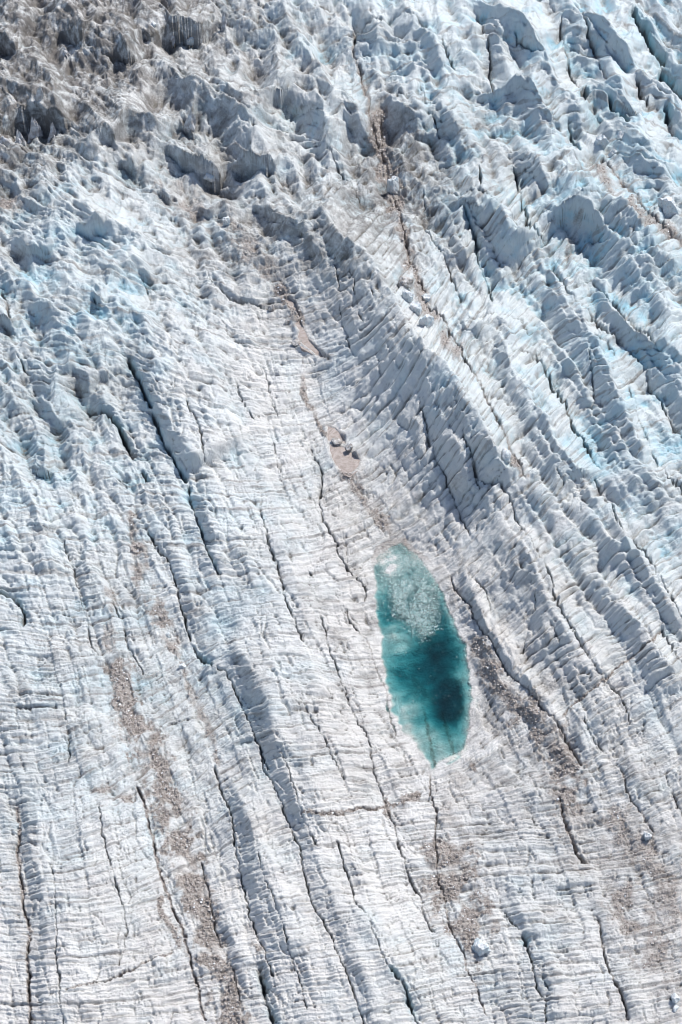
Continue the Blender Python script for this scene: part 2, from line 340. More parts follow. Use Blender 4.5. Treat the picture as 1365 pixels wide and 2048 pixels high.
# long ridges: crest line, height, reach to the image left (gentle) and right (steep)
RIDGES = [
 (46,120,26,[(690,380),(740,470),(775,540),(800,590),(835,645),(862,680),(900,702),(928,738),(955,782),(983,850),(1000,905),(1020,960),(1035,1010)]),
 (54,84,17,[(975,690),(1005,684),(1040,706),(1075,752),(1108,805),(1138,860),(1163,915),(1188,965)]),
 (36,70,24,[(1075,560),(1100,524),(1125,545),(1150,590),(1180,640),(1215,700),(1245,770),(1275,850),(1300,910),(1345,975),(1375,1020)]),
 (34,44,16,[(1190,590),(1220,584),(1255,622),(1305,672)]),
 (46,50,16,[(905,650),(945,626),(985,612),(1020,618),(1045,650),(1058,690)]),
 (44,90,34,[(885,420),(920,385),(955,380),(1000,398),(1035,430),(1068,465),(1092,500)]),
 (46,130,44,[(1095,470),(1115,415),(1160,386),(1215,380),(1258,412),(1295,455),(1335,515),(1375,570)]),
 (36,90,36,[(1035,360),(1062,312),(1105,290),(1150,304),(1190,345),(1225,395)]),
 (36,60,16,[(1285,690),(1320,668),(1360,700),(1400,760)]),
 (40,70,14,[(1215,1010),(1262,1050),(1295,1098),(1330,1152),(1360,1215),(1380,1270)]),
 (26,80,16,[(1020,1030),(1050,1070),(1090,1125),(1112,1190),(1150,1260),(1200,1330),(1240,1390)]),
 (26,60,14,[(930,1180),(985,1260),(1030,1335),(1095,1405),(1140,1480)]),
 (24,60,16,[(1180,1120),(1240,1200),(1300,1260),(1345,1330),(1385,1400)]),
 (18,54,160,[(425,1235),(465,1290),(497,1335),(522,1395),(548,1445),(572,1520),(600,1600),(628,1680)]),
 (26,26,130,[(258,708),(290,765),(322,825),(352,885),(388,958)]),
 (18,22,120,[(388,958),(408,1010),(425,1080),(445,1150)]),
 (20,40,40,[(470,1560),(500,1640),(530,1740),(570,1840),(600,1940)]),
 (20,36,40,[(700,1780),(740,1850),(790,1930),(820,2000)]),
 (32,70,30,[(715,90),(735,35),(790,15),(850,32),(885,80),(905,150)]),
 (38,60,16,[(935,30),(985,8),(1040,18),(1085,55),(1112,110),(1150,190),(1195,260)]),
 (34,54,16,[(1140,20),(1190,18),(1232,42),(1265,95),(1310,170)]),
 (26,60,26,[(790,250),(820,205),(870,200),(905,240),(940,300)]),
 (34,50,18,[(960,200),(1010,150),(1060,150),(1100,200),(1130,260)]),
 (30,50,16,[(1180,190),(1215,150),(1250,165),(1290,230),(1330,300)]),
 (28,60,26,[(1230,290),(1290,280),(1340,330),(1380,390)]),
 (40,60,20,[(655,330),(640,240),(665,160),(700,170),(735,240),(750,300)]),
 (40,80,20,[(540,480),(560,440),(610,400),(650,395),(690,450),(730,520)]),
 (30,70,24,[(120,740),(150,700),(200,640),(260,615),(330,640),(400,690)]),
 (30,60,24,[(40,640),(80,600),(130,590),(190,560),(260,520),(330,540)]),
 (34,60,24,[(30,470),(90,420),(160,400),(230,430),(310,480),(390,520)]),
 (36,50,24,[(340,200),(380,150),(430,140),(500,190),(560,240)]),
 (36,50,24,[(150,330),(200,240),(240,205),(300,215),(360,260)]),
 (26,40,24,[(130,860),(100,800),(110,740),(160,720)]),
]
for A, wl, wr, pts in RIDGES:
    sl, t, s, L = seg_info(pts, max(wl, wr) * 2.2)
    fd = ss(0, .2 * L, s) * ss(0, .2 * L, L - s)
    t = t + 6 * vary[sl]
    rd = np.where(t < 0, np.exp(-((-t) / wl) ** 1.4), np.exp(-(t / wr) ** 1.7))
    M[sl] += 1.5 * A * (rd - .25 * np.exp(-(t / (2 * wl)) ** 2)) * fd
for A, w1, w2, B, pts in WALLS:
    sl, t, s, L = seg_info(pts, w2 * 2.4)
    fd = ss(0, .16 * L + 5, s) * ss(0, .16 * L + 5, L - s)
    w1 = w1 * 2.1
    A *= .7 if max(p[1] for p in pts) > 360 else .95; B *= 1.8
    top = A * ss(0, w1, -t) * np.clip(1 - (-t - w1) / (w2 * 1.5), 0, 1) ** 1.3
    M[sl] += np.where(t < 0, top, -B * (1 - ss(0, w2 * .9, t)) * ss(-.1, 2, t)) * fd * (1 + .35 * vary[sl])
    WM[sl] = np.maximum(WM[sl], np.exp(-((t + w1 * .4) / 16) ** 2) * fd)
    DM[sl] = np.maximum(DM[sl], .4 * np.exp(-((t - 5) / 7) ** 2) * fd * np.clip(.8 + edge[sl], 0, 1))
print('lines', time.time() - T0)
Msm = blur(M, 4)
rawM = M; M = Msm * .75 + rawM * .25

# ------------------------------------------------------------------ direction of the ice layers
ANG = [(150,1300,3),(150,1800,9),(300,1150,6),(480,1050,-2),(470,1230,14),(460,1360,34),(530,1600,26),(560,1350,-4),(640,1500,-3),(700,1650,2),(650,1850,8),(800,1720,3),(680,1300,-6),(745,1400,8),(780,1580,4),
 (950,1400,52),(980,1150,45),(1100,1300,32),(1250,1150,30),(1300,1400,30),(1150,1500,22),(1300,1550,28),(1080,1680,0),(1080,1900,3),(1250,1950,8),(1365,1800,20),
 (800,900,48),(830,720,62),(700,900,38),(720,560,40),(640,700,15),(600,800,8),(640,480,35),(1000,800,48),(1180,700,15),(1100,850,38),(1250,800,22),(1300,950,16),(1200,1050,26),(1150,600,15),(1250,450,42),(1080,350,40),(950,330,25),(800,100,15),(1000,100,-8),(1200,100,-15),(1300,330,-15),
 (400,750,-22),(250,600,-15),(100,450,-20),(350,650,-28),(450,850,-14),(200,950,5),(100,1050,0),(200,250,-30),(400,100,-20),(550,250,-15),(880,1800,15),(870,1350,20),(820,1600,5)]
ang = rbf(ANG) + 7 * fbm(PX / 120, PY / 120, 31, 2)
ang = np.radians(ang)
vx = np.cos(ang).astype(f32); vy = -np.sin(ang).astype(f32)
CANG = [(100,1500,80),(200,1900,78),(600,1300,65),(600,1700,68),(800,1800,66),(1000,1900,72),(1000,800,60),(1250,700,52),(1250,1300,58),(1200,300,55),(900,200,65),(400,800,65),(300,400,50),(200,150,40),(700,600,68),(100,1000,65)]
ca = np.radians(rbf(CANG) + 6 * fbm(PX / 150, PY / 150, 41, 2))
cx_ = np.cos(ca).astype(f32); cy_ = np.sin(ca).astype(f32)

def pn(w, seed): return perlin(PX / w + seed * 1.7, PY / w + seed * 3.1, seed)
s0 = smear(pn(44, 100), vx, vy, 60)
s1 = smear(pn(24, 101), vx, vy, 80)
s2 = smear(pn(12, 102), vx, vy, 56)
s3 = smear(pn(6.5, 103), vx, vy, 30)
s4 = smear(pn(3.4, 104), vx, vy, 24)
kb = smear(pn(58, 110), cx_, cy_, 150)
k2 = smear(pn(20, 112), cx_, cy_, 80)
print('smear', time.time() - T0)

# ------------------------------------------------------------------ where the icefall is broken into seracs
SER = rbf([(200,150,1),(60,60,1),(60,330,.9),(400,60,1),(560,200,.85),(400,300,.95),(540,420,.8),(640,300,.8),(700,120,.7),(760,380,.9),(250,400,.45),(100,480,.4),(330,560,.3),(480,540,.45),(100,620,.45),(30,720,.5),(150,760,.45),(220,900,.45),(100,920,.4),(40,1000,.25),
 (500,700,.12),(400,900,.02),(620,600,.1),(800,700,.05),(700,1000,0),(900,300,.4),(1000,150,.35),(1200,100,.35),(1300,250,.45),(1200,350,.35),(1000,450,.25),(1200,550,.3),(1100,800,.12),(1300,800,.15),(1300,1100,.05),
 (200,1150,.08),(300,1400,.12),(100,1500,.04),(400,1600,.05),(600,1500,0),(800,1500,0),(1000,1700,0),(1200,1500,0),(200,1800,0),(600,1900,0),(1100,1900,0),(1300,1900,.08)])
SER = np.clip(SER + .12 * fbm(PX / 70, PY / 70, 51, 2), 0, 1)

def voro(x, y, seed):
    r = np.random.default_rng(seed); N = 128
    jx = r.random((N * N)).astype(f32); jy = r.random((N * N)).astype(f32); hh = r.random((N * N)).astype(f32)
    tx = (r.random(N * N) - .5).astype(f32); ty = (r.random(N * N) - .5).astype(f32)
    xi = np.floor(x).astype(np.int32); yi = np.floor(y).astype(np.int32)
    f1 = np.full(x.shape, 9, f32); f2 = f1.copy(); h = np.zeros_like(f1)
    for a in (-1, 0, 1):
        for b in (-1, 0, 1):
            k = ((yi + b) & 127) * N + ((xi + a) & 127)
            dx = (x - (xi + a + jx.take(k))).astype(f32); dy = (y - (yi + b + jy.take(k))).astype(f32)
            d = dx * dx + dy * dy; m = d < f1
            f2 = np.where(m, f1, np.minimum(f2, d)); h = np.where(m, hh.take(k) + 1.1 * (tx.take(k) * dx + ty.take(k) * dy), h)
            f1 = np.where(m, d, f1)
    return np.sqrt(f2) - np.sqrt(f1), h
cw, sw = math.cos(math.radians(-38)), math.sin(math.radians(-38))
def rot(x, y, sx, sy): return (x * cw - y * sw) / sx, (x * sw + y * cw) / sy
dwx = PX + 26 * fbm(PX / 60, PY / 60, 61, 4, .6); dwy = PY + 22 * fbm(PX / 60, PY / 60, 65, 4, .6)
e1, h1 = voro(*rot(dwx, dwy, 150, 62), 5)
e2, h2 = voro(*rot(dwx, dwy, 72, 38), 6)
e3, h3 = voro(*rot(dwx, dwy, 25, 17), 8)
seracs = 46 * (h1 - .5) + 10 * ss(0, .22, e1) + 24 * (h2 - .5) + 7 * ss(0, .25, e2) + 6 * (h3 - .5) + 2 * ss(0, .3, e3)
rid = 1 - np.abs(fbm(*rot(dwx, dwy, 105, 52), 71, 4, .42)) * 2.2
seracs = blur(seracs, 1.6, 2) * .66 + 24 * blur(rid, 1.5, 2)
# rounded mounds with sharp clefts, long way down the flow
def along(x, y, a, b): return (x * ca_c + y * ca_s) / a, (-x * ca_s + y * ca_c) / b
ca_c, ca_s = math.cos(math.radians(57)), math.sin(math.radians(57))
mounds = 34 * np.sqrt(np.abs(fbm(*along(dwx, dwy, 130, 74), 72, 2, .35)) + .01) + 13 * np.sqrt(np.abs(fbm(*along(dwx, dwy, 56, 36), 73, 2, .4)) + .02)
mounds = blur(mounds, 1.6, 2)
print('voro', time.time() - T0)

# ------------------------------------------------------------------ pond and silt hollows
POND = [(770,1098),(757,1112),(752,1132),(750,1160),(751,1220),(759,1270),(767,1320),(775,1370),(785,1420),(805,1462),(832,1497),(862,1527),(868,1540),(880,1525),(905,1512),(925,1492),(937,1470),(943,1430),(944,1385),(938,1330),(931,1290),(916,1250),(900,1215),(886,1185),(872,1158),(850,1128),(826,1104),(800,1086)]
SILT = [([(565,600),(580,598),(592,603),(598,620),(602,645),(612,662),(620,680),(640,700),(658,716),(662,724),(648,720),(625,705),(605,694),(596,680),(600,665),(590,650),(598,638),(585,622)], 3),
        ([(655,852),(672,856),(688,870),(692,888),(672,884),(656,884)], 2),
        ([(658,890),(690,894),(712,912),(722,922),(714,940),(700,952),(682,944),(664,918)], 2)]
def poly_sd(poly, x, y):
    P = np.array(poly, float); n = len(P); best = np.full(x.shape, 1e9, f32); ins = np.zeros(x.shape, bool)
    for i in range(n):
        ax, ay = P[i]; bx, by = P[(i + 1) % n]; dx, dy = bx - ax, by - ay
        u = np.clip(((x - ax) * dx + (y - ay) * dy) / (dx * dx + dy * dy), 0, 1)
        best = np.minimum(best, np.hypot(x - ax - u * dx, y - ay - u * dy))
        if dy != 0:
            c = ((ay <= y) != (by <= y)) & (x < ax + (y - ay) * dx / dy); ins ^= c
    return np.where(ins, -best, best).astype(f32)
def window(poly, pad):
    P = np.array(poly); i0 = int((P[:, 0].min() - pad - X0) / ST); i1 = int((P[:, 0].max() + pad - X0) / ST)
    j0 = int((P[:, 1].min() - pad - Y0) / ST); j1 = int((P[:, 1].max() + pad - Y0) / ST)
    return slice(j0, j1), slice(i0, i1)

# ------------------------------------------------------------------ ice detail (px units)
calm = 1 - .5 * ss(.25, .95, SER)
UP = np.clip(SER + .6 * ss(.2, .9, ss(1150, 350, PY)), 0, 1)
rz1 = 1 - 2.4 * np.abs(fbm(dwx / 24, dwy / 17, 301, 2, .5)); rz2 = 1 - 2.4 * np.abs(fbm((PX + .5 * dwx) / 14, (PY + .5 * dwy) / 10, 303, 2, .5))
RT = rbf([(1100,700,1),(1300,900,1),(1200,1150,.8),(1100,350,.9),(900,750,1),(800,850,.9),(950,450,.9),(1250,450,1),(1300,150,.7),(900,100,.7),(1000,1000,.9),(1100,1350,.5),(1300,1400,.5),(700,650,.5),(640,480,.6),(700,1000,.25),
 (600,900,.1),(750,1500,0),(500,1200,.15),(100,1300,.25),(150,1800,.15),(400,1500,.3),(560,1700,.2),(700,1900,.1),(1050,1800,.3),(1300,1900,.1),(100,500,.4),(400,650,.3),(300,900,.3),(100,950,.5)])
RT = np.clip(RT + .3 * fbm(PX / 110, PY / 90, 401, 2), 0, 1)
patch = np.clip(.85 + 1.5 * fbm(PX / 85, PY / 60, 91, 4, .6), .12, 2.1)
def shelf(a): return np.sqrt(np.abs(a) + .02) - .8
FACE = np.exp(-(((PX - 800 - (PY - 800) * .42) / 150) ** 2 + ((PY - 850) / 330) ** 2) ** 1.3)
terr = (4 * RT * (1 - FACE) * shelf(s0) + (3.2 + (7.5 + 3.5 * ss(620, 450, PY)) * RT + 3.5 * FACE) * shelf(s1) + (2.6 + 2.6 * RT) * shelf(s2)) * patch + (1.7 + .3 * RT) * shelf(s3) + .8 * s4 * (1.2 - .4 * RT)
lump = 3.0 * fbm(PX / 46, PY / 34, 95, 4, .6) * (1 - .5 * FACE)
rough = fbm(PX / 9, PY / 8, 99, 3, .65)
MD = rbf([(900,100,1),(1100,200,1),(1300,100,1),(1300,400,.9),(1200,550,.3),(1000,430,.2),(800,300,1),(650,300,1),(1000,600,.1),(1200,800,.1),(1300,1000,.1),(1100,1000,.05),(800,800,0),(680,650,.25),(640,480,.5),(100,450,.9),(300,500,.8),(450,600,.5),(100,700,1),(200,850,1),(80,950,.9),(350,800,.1),(500,900,.1),(200,1050,.6),(100,1200,.35),
 (300,1300,.4),(100,1600,.2),(600,1200,0),(700,1600,0),(1200,1300,.1),(1050,1850,.1),(600,1900,.1),(200,1850,.1),(200,200,.3)])
MD = np.clip(MD, 0, 1) * (1 - .75 * ss(800, 900, PX) * ss(480, 700, PY)) * (1 - .35 * ss(800, 900, PX))
micro = ss(.3, .9, np.clip(DM, 0, 1))
# slabs parted by long natural cracks, each sitting a little higher or lower
BAND = rbf([(1100,600,1),(1300,900,1),(1300,500,1),(1100,200,1),(1300,100,1),(900,150,.8),(1000,400,.9),(800,350,.8),(700,200,.7),(680,500,.5),(1100,1000,.8),(1300,1250,.7),(1100,1350,.5),(800,800,0),(750,1000,0),(850,1300,0),(500,500,.3),(250,500,.5),(100,800,.5),(300,850,.4),(500,900,.3),(300,1200,.5),(100,1300,.4),(500,1250,.3),(400,1600,.5),(150,1700,.4),(600,1700,.4),(800,1800,.4),(1050,1800,.3),(1300,1700,.4),(200,150,.2)])
BAND = np.clip(BAND, 0, 1) * (1 - .45 * ss(1100, 1400, PY))
kc = smear(pn(34, 113), cx_, cy_, 200)
kk = smear(pn(74, 114), cx_, cy_, 260)
bands = BAND * (17 * (np.sqrt(np.abs(kk) + .01) - .8) + 8 * (1 - .6 * ss(1000, 1300, PY)) * (np.sqrt(np.abs(kc) + .01) - .8)) * (1 - FACE)
slab = bands + 3.2 * np.tanh(kb * 9) * (.35 + .65 * ss(.1, .6, RT)) * (1 - .6 * SER) * (1 - .8 * FACE)
D = terr * calm + (5.5 * rz1 + 2.6 * rz2) * UP * (.12 + .88 * ss(0, .6, SER + MD)) * (1 - .8 * FACE) + lump * (1 - .3 * RT) + rough * (.9 + .7 * SER) + (seracs - 20) * SER ** 1.2 * (1 - .6 * WM) + (mounds - 18) * MD * (1.15 - .55 * BAND) + slab
cr2 = np.maximum(np.exp(-(kk / .022) ** 2) * ss(.2, .6, BAND) * ss(.15, .5, .5 + vary), .8 * np.exp(-(kc / .02) ** 2) * ss(.3, .65, .5 + 1.2 * fbm(PX / 50, PY / 50, 123, 2))) * (1 - FACE) + np.exp(-(kb / .02) ** 2) * ss(.35, .8, .5 + 1.2 * fbm(PX / 40, PY / 40, 121, 2)) + .7 * np.exp(-(k2 / .03) ** 2) * ss(.62, .9, .5 + 1.2 * fbm(PX / 60, PY / 60, 122, 2))
LOWR = ss(850, 1150, PY) * (1 - FACE)
D += LOWR * (5 * smear(pn(70, 411), vx, vy, 60).clip(-2, 2) * .5 + 4.5 * fbm(*along(PX, PY, 170, 48), 412, 3, .5) * 1.5)
D -= 7 * cr2 * (1 - .5 * SER)
cr3 = np.exp(-(s1 / .04) ** 2) * ss(.25, .7, fbm(PX / 55, PY / 55, 125, 2) + .12)
D -= 3.5 * cr3
# ice cannot stand in needles: faces rest at a limiting steepness
def limit(Z, kx, ky):
    for d in (1, 2, 4, 8, 16):
        for ax, k in ((1, kx), (0, ky)):
            for sg in (1, -1): Z = np.minimum(Z, np.roll(Z, sg * d, ax) + k * d * ST)
        for a in (d, -d):
            for b in (d, -d): Z = np.minimum(Z, np.roll(Z, (a, b), (0, 1)) + math.hypot(kx, ky) * d * ST * .9)
    return Z
M = limit(M, 1.7, 1.9)
tk = terr * calm * (.35 + .55 * ss(150, 400, PY))
D = limit(M + D - tk, 1.3, 1.65) - M
wr_ = np.clip(.75 * np.maximum(UP, ss(780, 900, PX) * ss(1400, 1100, PY)), 0, .75) * (1 - .35 * SER)
D = D * (1 - wr_) + blur(D, 3.2, 2) * wr_ + tk
D += 2.4 * rz2 * SER + 1.2 * s3 * RT * ss(900, 400, PY)
# debris fills and roughens hollows
eD, hD = voro(PX / 8.5 + .3 * edge, PY / 6.5, 9)
D = D * (1 - .45 * micro) + micro * (4.2 * hD + 2.2 * ss(0, .3, eD) + 3.5 * rough - 3)
D += G
POOLZ = None
sl = window(POND, 130)
sdw = poly_sd(POND, PX[sl] + 1.0 * wx[sl] + 7 * vary[sl] + 1.6 * rough[sl] + 1.3 * np.clip(s2[sl], -1.5, 1.5), PY[sl] + .9 * wy[sl])
psd = np.full((H, W), 999, f32); psd[sl] = sdw
cxp, cyp = 895, 1405
px_, py_ = PX[sl], PY[sl]
POOL_PX = -34.0
near = 1 - ss(0, 60, np.maximum(sdw, 0))
deep = 9 * np.exp(-(((px_ - 876) / 46) ** 2 + ((py_ - 1310) / 120) ** 2)) + 3 * np.exp(-(((px_ - 885) / 36) ** 2 + ((py_ - 1350) / 80) ** 2)) + 13 * np.exp(-((((px_ - 900) / 33) ** 2 + ((py_ - 1405) / 46) ** 2)) ** 1.6)
shal = (.12 + .88 * ss(1100, 1215, py_ + 5 * vary[sl])) * (1 - .55 * ss(1430, 1490, py_ + 12 * vary[sl] + .25 * (px_ - 880)))
bed = -(.3 + 2.6 * ss(0, 6, -sdw) * shal + .075 * np.minimum(-sdw, 60) * shal) - deep * ss(0, 34, -sdw) * shal * (1 - .7 * ss(1440, 1500, py_)) * (1 + .2 * vary[sl])
shore = np.where(sdw > 0, .16 * np.minimum(sdw, 40) + .6, bed)
M[sl] = M[sl] * (1 - near) + near * (POOL_PX + shore)
M[sl] = np.where((sdw > 0) & (sdw < 70), np.maximum(M[sl], POOL_PX + .6 + .03 * sdw), M[sl])
fl = 1 - .85 * (1 - ss(0, 26, np.abs(sdw)))
inside = sdw < 0
D[sl] = np.where(inside, blur(D[sl], 4, 2) * (.3 + .3 * ss(0, 30, -sdw)), D[sl] * fl)
DM[sl] = np.maximum(DM[sl], inside * .75 * np.maximum(np.exp(-((px_ - 852 - (py_ - 1440) * .2 + 5 * jag[sl]) / 4.5) ** 2), np.exp(-((px_ - 893 - (py_ - 1455) * .3 + 5 * jag[sl]) / 4.5) ** 2)) * ss(1390, 1450, py_))
DM[sl] = np.maximum(DM[sl], .5 * ss(1150, 1110, py_) * (sdw < 10) * ss(-30, 0, sdw))
SILTZ = []
for poly, dep in SILT:
    sl = window(poly, 30); sd = poly_sd(poly, PX[sl] + .4 * wx[sl] + 2.5 * rough[sl], PY[sl] + .3 * wy[sl]) + 1.5
    lvl = float(np.percentile((M[sl] + D[sl])[sd < 0], 35)) + 1
    SILTZ.append(lvl)
    w = 1 - ss(0, 14, np.maximum(sd, 0))
    tgt = lvl + np.where(sd > 0, .45 * np.minimum(sd, 14) + .5, -2.5)
    T = M[sl] + D[sl]; T = np.where(sd > 0, T * (1 - w) + w * np.maximum(T, tgt), T * 0 + tgt)
    D[sl] = T - M[sl]
    DM[sl] = np.maximum(DM[sl], .5 * (1 - ss(0, 10, np.abs(sd))))
print('detail', time.time() - T0)

# ------------------------------------------------------------------ vertices on the ground, lifted to the relief
bx, by = to_ground(PX.astype(np.float64), PY.astype(np.float64))
z = np.zeros_like(bx)
for _ in range(9):
    p, q, mpp = project(bx, by, z)
    z = .35 * z + .65 * samp(M, ((p - X0) / ST).astype(f32), ((q - Y0) / ST).astype(f32)) * mpp
p, q, mpp = project(bx, by, z)
ip, iq = ((p - X0) / ST).astype(f32), ((q - Y0) / ST).astype(f32)
z = samp(M, ip, iq) * mpp + samp(D, ip, iq) * mpp
# the pond's water level in metres, taken at the middle of the pond
_, _, mp = project(*to_ground(850., 1330.), 0)
ZW = POOL_PX * mp
pins = samp(psd, ip, iq)
# pond floor and shore follow one level although the scale changes with distance
kf = 1 - ss(0, 60, np.maximum(pins, 0)); z += kf * (ZW - POOL_PX * mpp)
dirt = samp(DM, ip, iq); blu = samp(BL, ip, iq)
lay = samp(smear(pn(4.4, 131), vx, vy, 60) + .8 * smear(pn(10, 132), vx, vy, 90), ip, iq) * np.where(pins < 0, .45, 1)
SD = rbf([(100,100,1.1),(10,20,1),(10,180,1.1),(250,60,1),(30,300,.9),(300,180,.7),(500,60,.5),(600,180,.35),(380,320,.55),(540,430,.6),(480,500,.55),(640,300,.2),(760,330,.8),(300,420,.3),(150,450,.1),(100,620,.2),(30,740,.35),(230,850,.3),(900,150,.05),(1050,200,.2),(1300,200,.05),(1000,500,.05),(800,700,.1),(600,650,.3),(700,1000,.35),(500,1000,.05),(100,1100,.05),(230,1250,.35),(600,1500,.2),(150,1800,.1),(900,1600,.35),(1150,1650,.4),(1250,1850,.35),(1050,1850,0),(1000,1350,.4),(1300,1300,.05),(1250,700,.0),(1300,1000,.0)])
SD = np.clip(SD + .3 * fbm(PX / 60, PY / 50, 141, 3), 0, 1)
BZ = rbf([(1100,400,.9),(1250,600,1),(1250,900,.8),(1300,200,.9),(900,100,.8),(1000,750,.7),(850,750,.5),(780,900,.2),(1200,1200,.35),(1300,1500,.2),(700,700,.2),(650,500,.35),(600,300,.5),(200,150,.25),(100,450,.7),(250,600,.8),(120,800,.8),(400,800,.35),(200,1000,.6),(450,1000,.5),(150,1250,.5),(600,1100,.2),(620,1500,.1),(480,1400,.4),(100,1600,.4),(200,1850,.1),(700,1800,.1),(900,1600,0),(1080,1800,.25),(1300,1800,0),(850,1100,0)])
BZ = np.clip(BZ + .35 * fbm(PX / 80, PY / 60, 142, 3), 0, 1)
ser = samp(SD, ip, iq); bz = samp(BZ, ip, iq)
crk = samp(np.clip(CR, 0, 1) + .6 * cr2 + .5 * cr3 + SER ** .7 * (.9 * (1 - ss(0, .07, e2)) * ss(-.3, .3, edge) + .8 * (1 - ss(0, .09, e3)) * ss(-.1, .4, vary + .2)), ip, iq) * np.where(pins < 0, .4, 1)
# large-scale hollow / crest measure: silt gathers low, clean weathered ice stays high
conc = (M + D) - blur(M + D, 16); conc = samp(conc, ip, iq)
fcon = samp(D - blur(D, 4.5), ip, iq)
# outer rows and columns run out to the far ice
def grow(n, k=26, far=2600.):
    a = np.zeros(n); i = np.arange(k)
    a[:k] = -far * ((k - i) / k) ** 3.2; a[-k:] = far * ((i + 1) / k) ** 3.2; return a
bx = bx + grow(W)[None, :] * (1 + 0 * by); by = by - grow(H)[:, None]
zf = np.clip(np.maximum(np.abs(grow(W))[None, :], np.abs(grow(H))[:, None]) / 800, 0, 1)
z = z * (1 - zf)

def mat(name):
    m = bpy.data.materials.new(name); m.use_nodes = True; nt = m.node_tree
    return m, nt, nt.nodes, nt.links, nt.nodes['Principled BSDF']
def grid_mesh(name, X, Y, Z, attrs):
    h, w = X.shape; me = bpy.data.meshes.new(name)
    me.vertices.add(w * h); me.vertices.foreach_set('co', np.stack([X, Y, Z], -1).astype(f32).ravel())
    i = (np.arange(h - 1)[:, None] * w + np.arange(w - 1)[None, :]).astype(np.int32).ravel()
    q = np.stack([i, i + w, i + w + 1, i + 1], -1).ravel()
    n = len(i); me.loops.add(4 * n); me.loops.foreach_set('vertex_index', q)
    me.polygons.add(n); me.polygons.foreach_set('loop_start', (np.arange(n) * 4).astype(np.int32))
    me.update(calc_edges=True)
    me.shade_smooth()
    for nm, ch in attrs.items():
        a = me.attributes.new(nm, 'FLOAT_COLOR', 'POINT')
        a.data.foreach_set('color', np.stack([c.astype(f32) for c in ch], -1).ravel())
    return me
def N(nodes, t, **kw):
    n = nodes.new(t)
    for k, v in kw.items(): setattr(n, k, v)
    return n
def mix(nt, fac, a, b, bt='MIX'):
    n = nt.nodes.new('ShaderNodeMix'); n.data_type = 'RGBA'; n.blend_type = bt
    for s, v in ((n.inputs[0], fac), (n.inputs[6], a), (n.inputs[7], b)):
        if isinstance(v, bpy.types.NodeSocket): nt.links.new(v, s)
        elif isinstance(v, (int, float)): s.default_value = v
        else: s.default_value = (*v, 1)
    return n.outputs[2]
def ramp(nt, v, a, b, lo=0., hi=1.):
    n = nt.nodes.new('ShaderNodeMapRange'); n.interpolation_type = 'SMOOTHSTEP'
    nt.links.new(v, n.inputs[0]); n.inputs[1].default_value = a; n.inputs[2].default_value = b
    n.inputs[3].default_value = lo; n.inputs[4].default_value = hi; return n.outputs[0]
def math_(nt, op, a, b):
    n = nt.nodes.new('ShaderNodeMath'); n.operation = op
    for s, v in zip(n.inputs, (a, b)):
        if isinstance(v, bpy.types.NodeSocket): nt.links.new(v, s)
        else: s.default_value = v
    return n.outputs[0]
def noise(nt, scale, detail=6, rough=.6, dist=0., vec=None):
    n = nt.nodes.new('ShaderNodeTexNoise'); n.inputs['Scale'].default_value = scale; n.inputs['Detail'].default_value = detail
    n.inputs['Roughness'].default_value = rough; n.inputs['Distortion'].default_value = dist
    if vec is None:
        tc = nt.nodes.new('ShaderNodeTexCoord'); vec = tc.outputs['Object']
    nt.links.new(vec, n.inputs['Vector']); return n.outputs['Fac']
def set_in(b, **kw):
    for k, v in kw.items(): b.inputs[k].default_value = v

# glacier ice
m_ice, nt, nd, lk, bs = mat('glacier_ice')
at1 = N(nd, 'ShaderNodeAttribute', attribute_name='ice_a'); s1n = N(nd, 'ShaderNodeSeparateColor'); lk.new(at1.outputs['Color'], s1n.inputs[0])
at2 = N(nd, 'ShaderNodeAttribute', attribute_name='ice_b'); s2n = N(nd, 'ShaderNodeSeparateColor'); lk.new(at2.outputs['Color'], s2n.inputs[0])
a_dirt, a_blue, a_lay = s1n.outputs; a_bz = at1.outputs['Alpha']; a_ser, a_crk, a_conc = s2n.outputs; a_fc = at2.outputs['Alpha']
nbig = noise(nt, .045, 4, .55); nmid = noise(nt, .35, 6, .62, .4); nfin = noise(nt, 2.6, 6, .7); nbl = noise(nt, .11, 5, .6, .5)
col = mix(nt, ramp(nt, nbig, .35, .65), (.73, .715, .69), (.79, .775, .75))
col = mix(nt, ramp(nt, nmid, .5, .72, 0, .5), col, (.56, .53, .52))             # faint lilac grey weathered crust
bl = math_(nt, 'MULTIPLY', ramp(nt, nbl, .44, .66), ramp(nt, a_conc, .2, .62, 1, .25))
bl = math_(nt, 'ADD', math_(nt, 'MULTIPLY', bl, a_bz), math_(nt, 'MULTIPLY', a_bz, .30))
col = mix(nt, bl, col, (.40, .66, .77))               # bluer glassy ice
col = mix(nt, math_(nt, 'MULTIPLY', a_blue, .85), col, (.20, .50, .60))
lay_f = math_(nt, 'MULTIPLY', ramp(nt, a_lay, .60, .88), ramp(nt, nmid, .3, .6, .15, .75))
col = mix(nt, lay_f, col, (.32, .305, .29))                                        # silt between the layers
col = mix(nt, math_(nt, 'MULTIPLY', a_crk, .5), col, (.17, .20, .205))
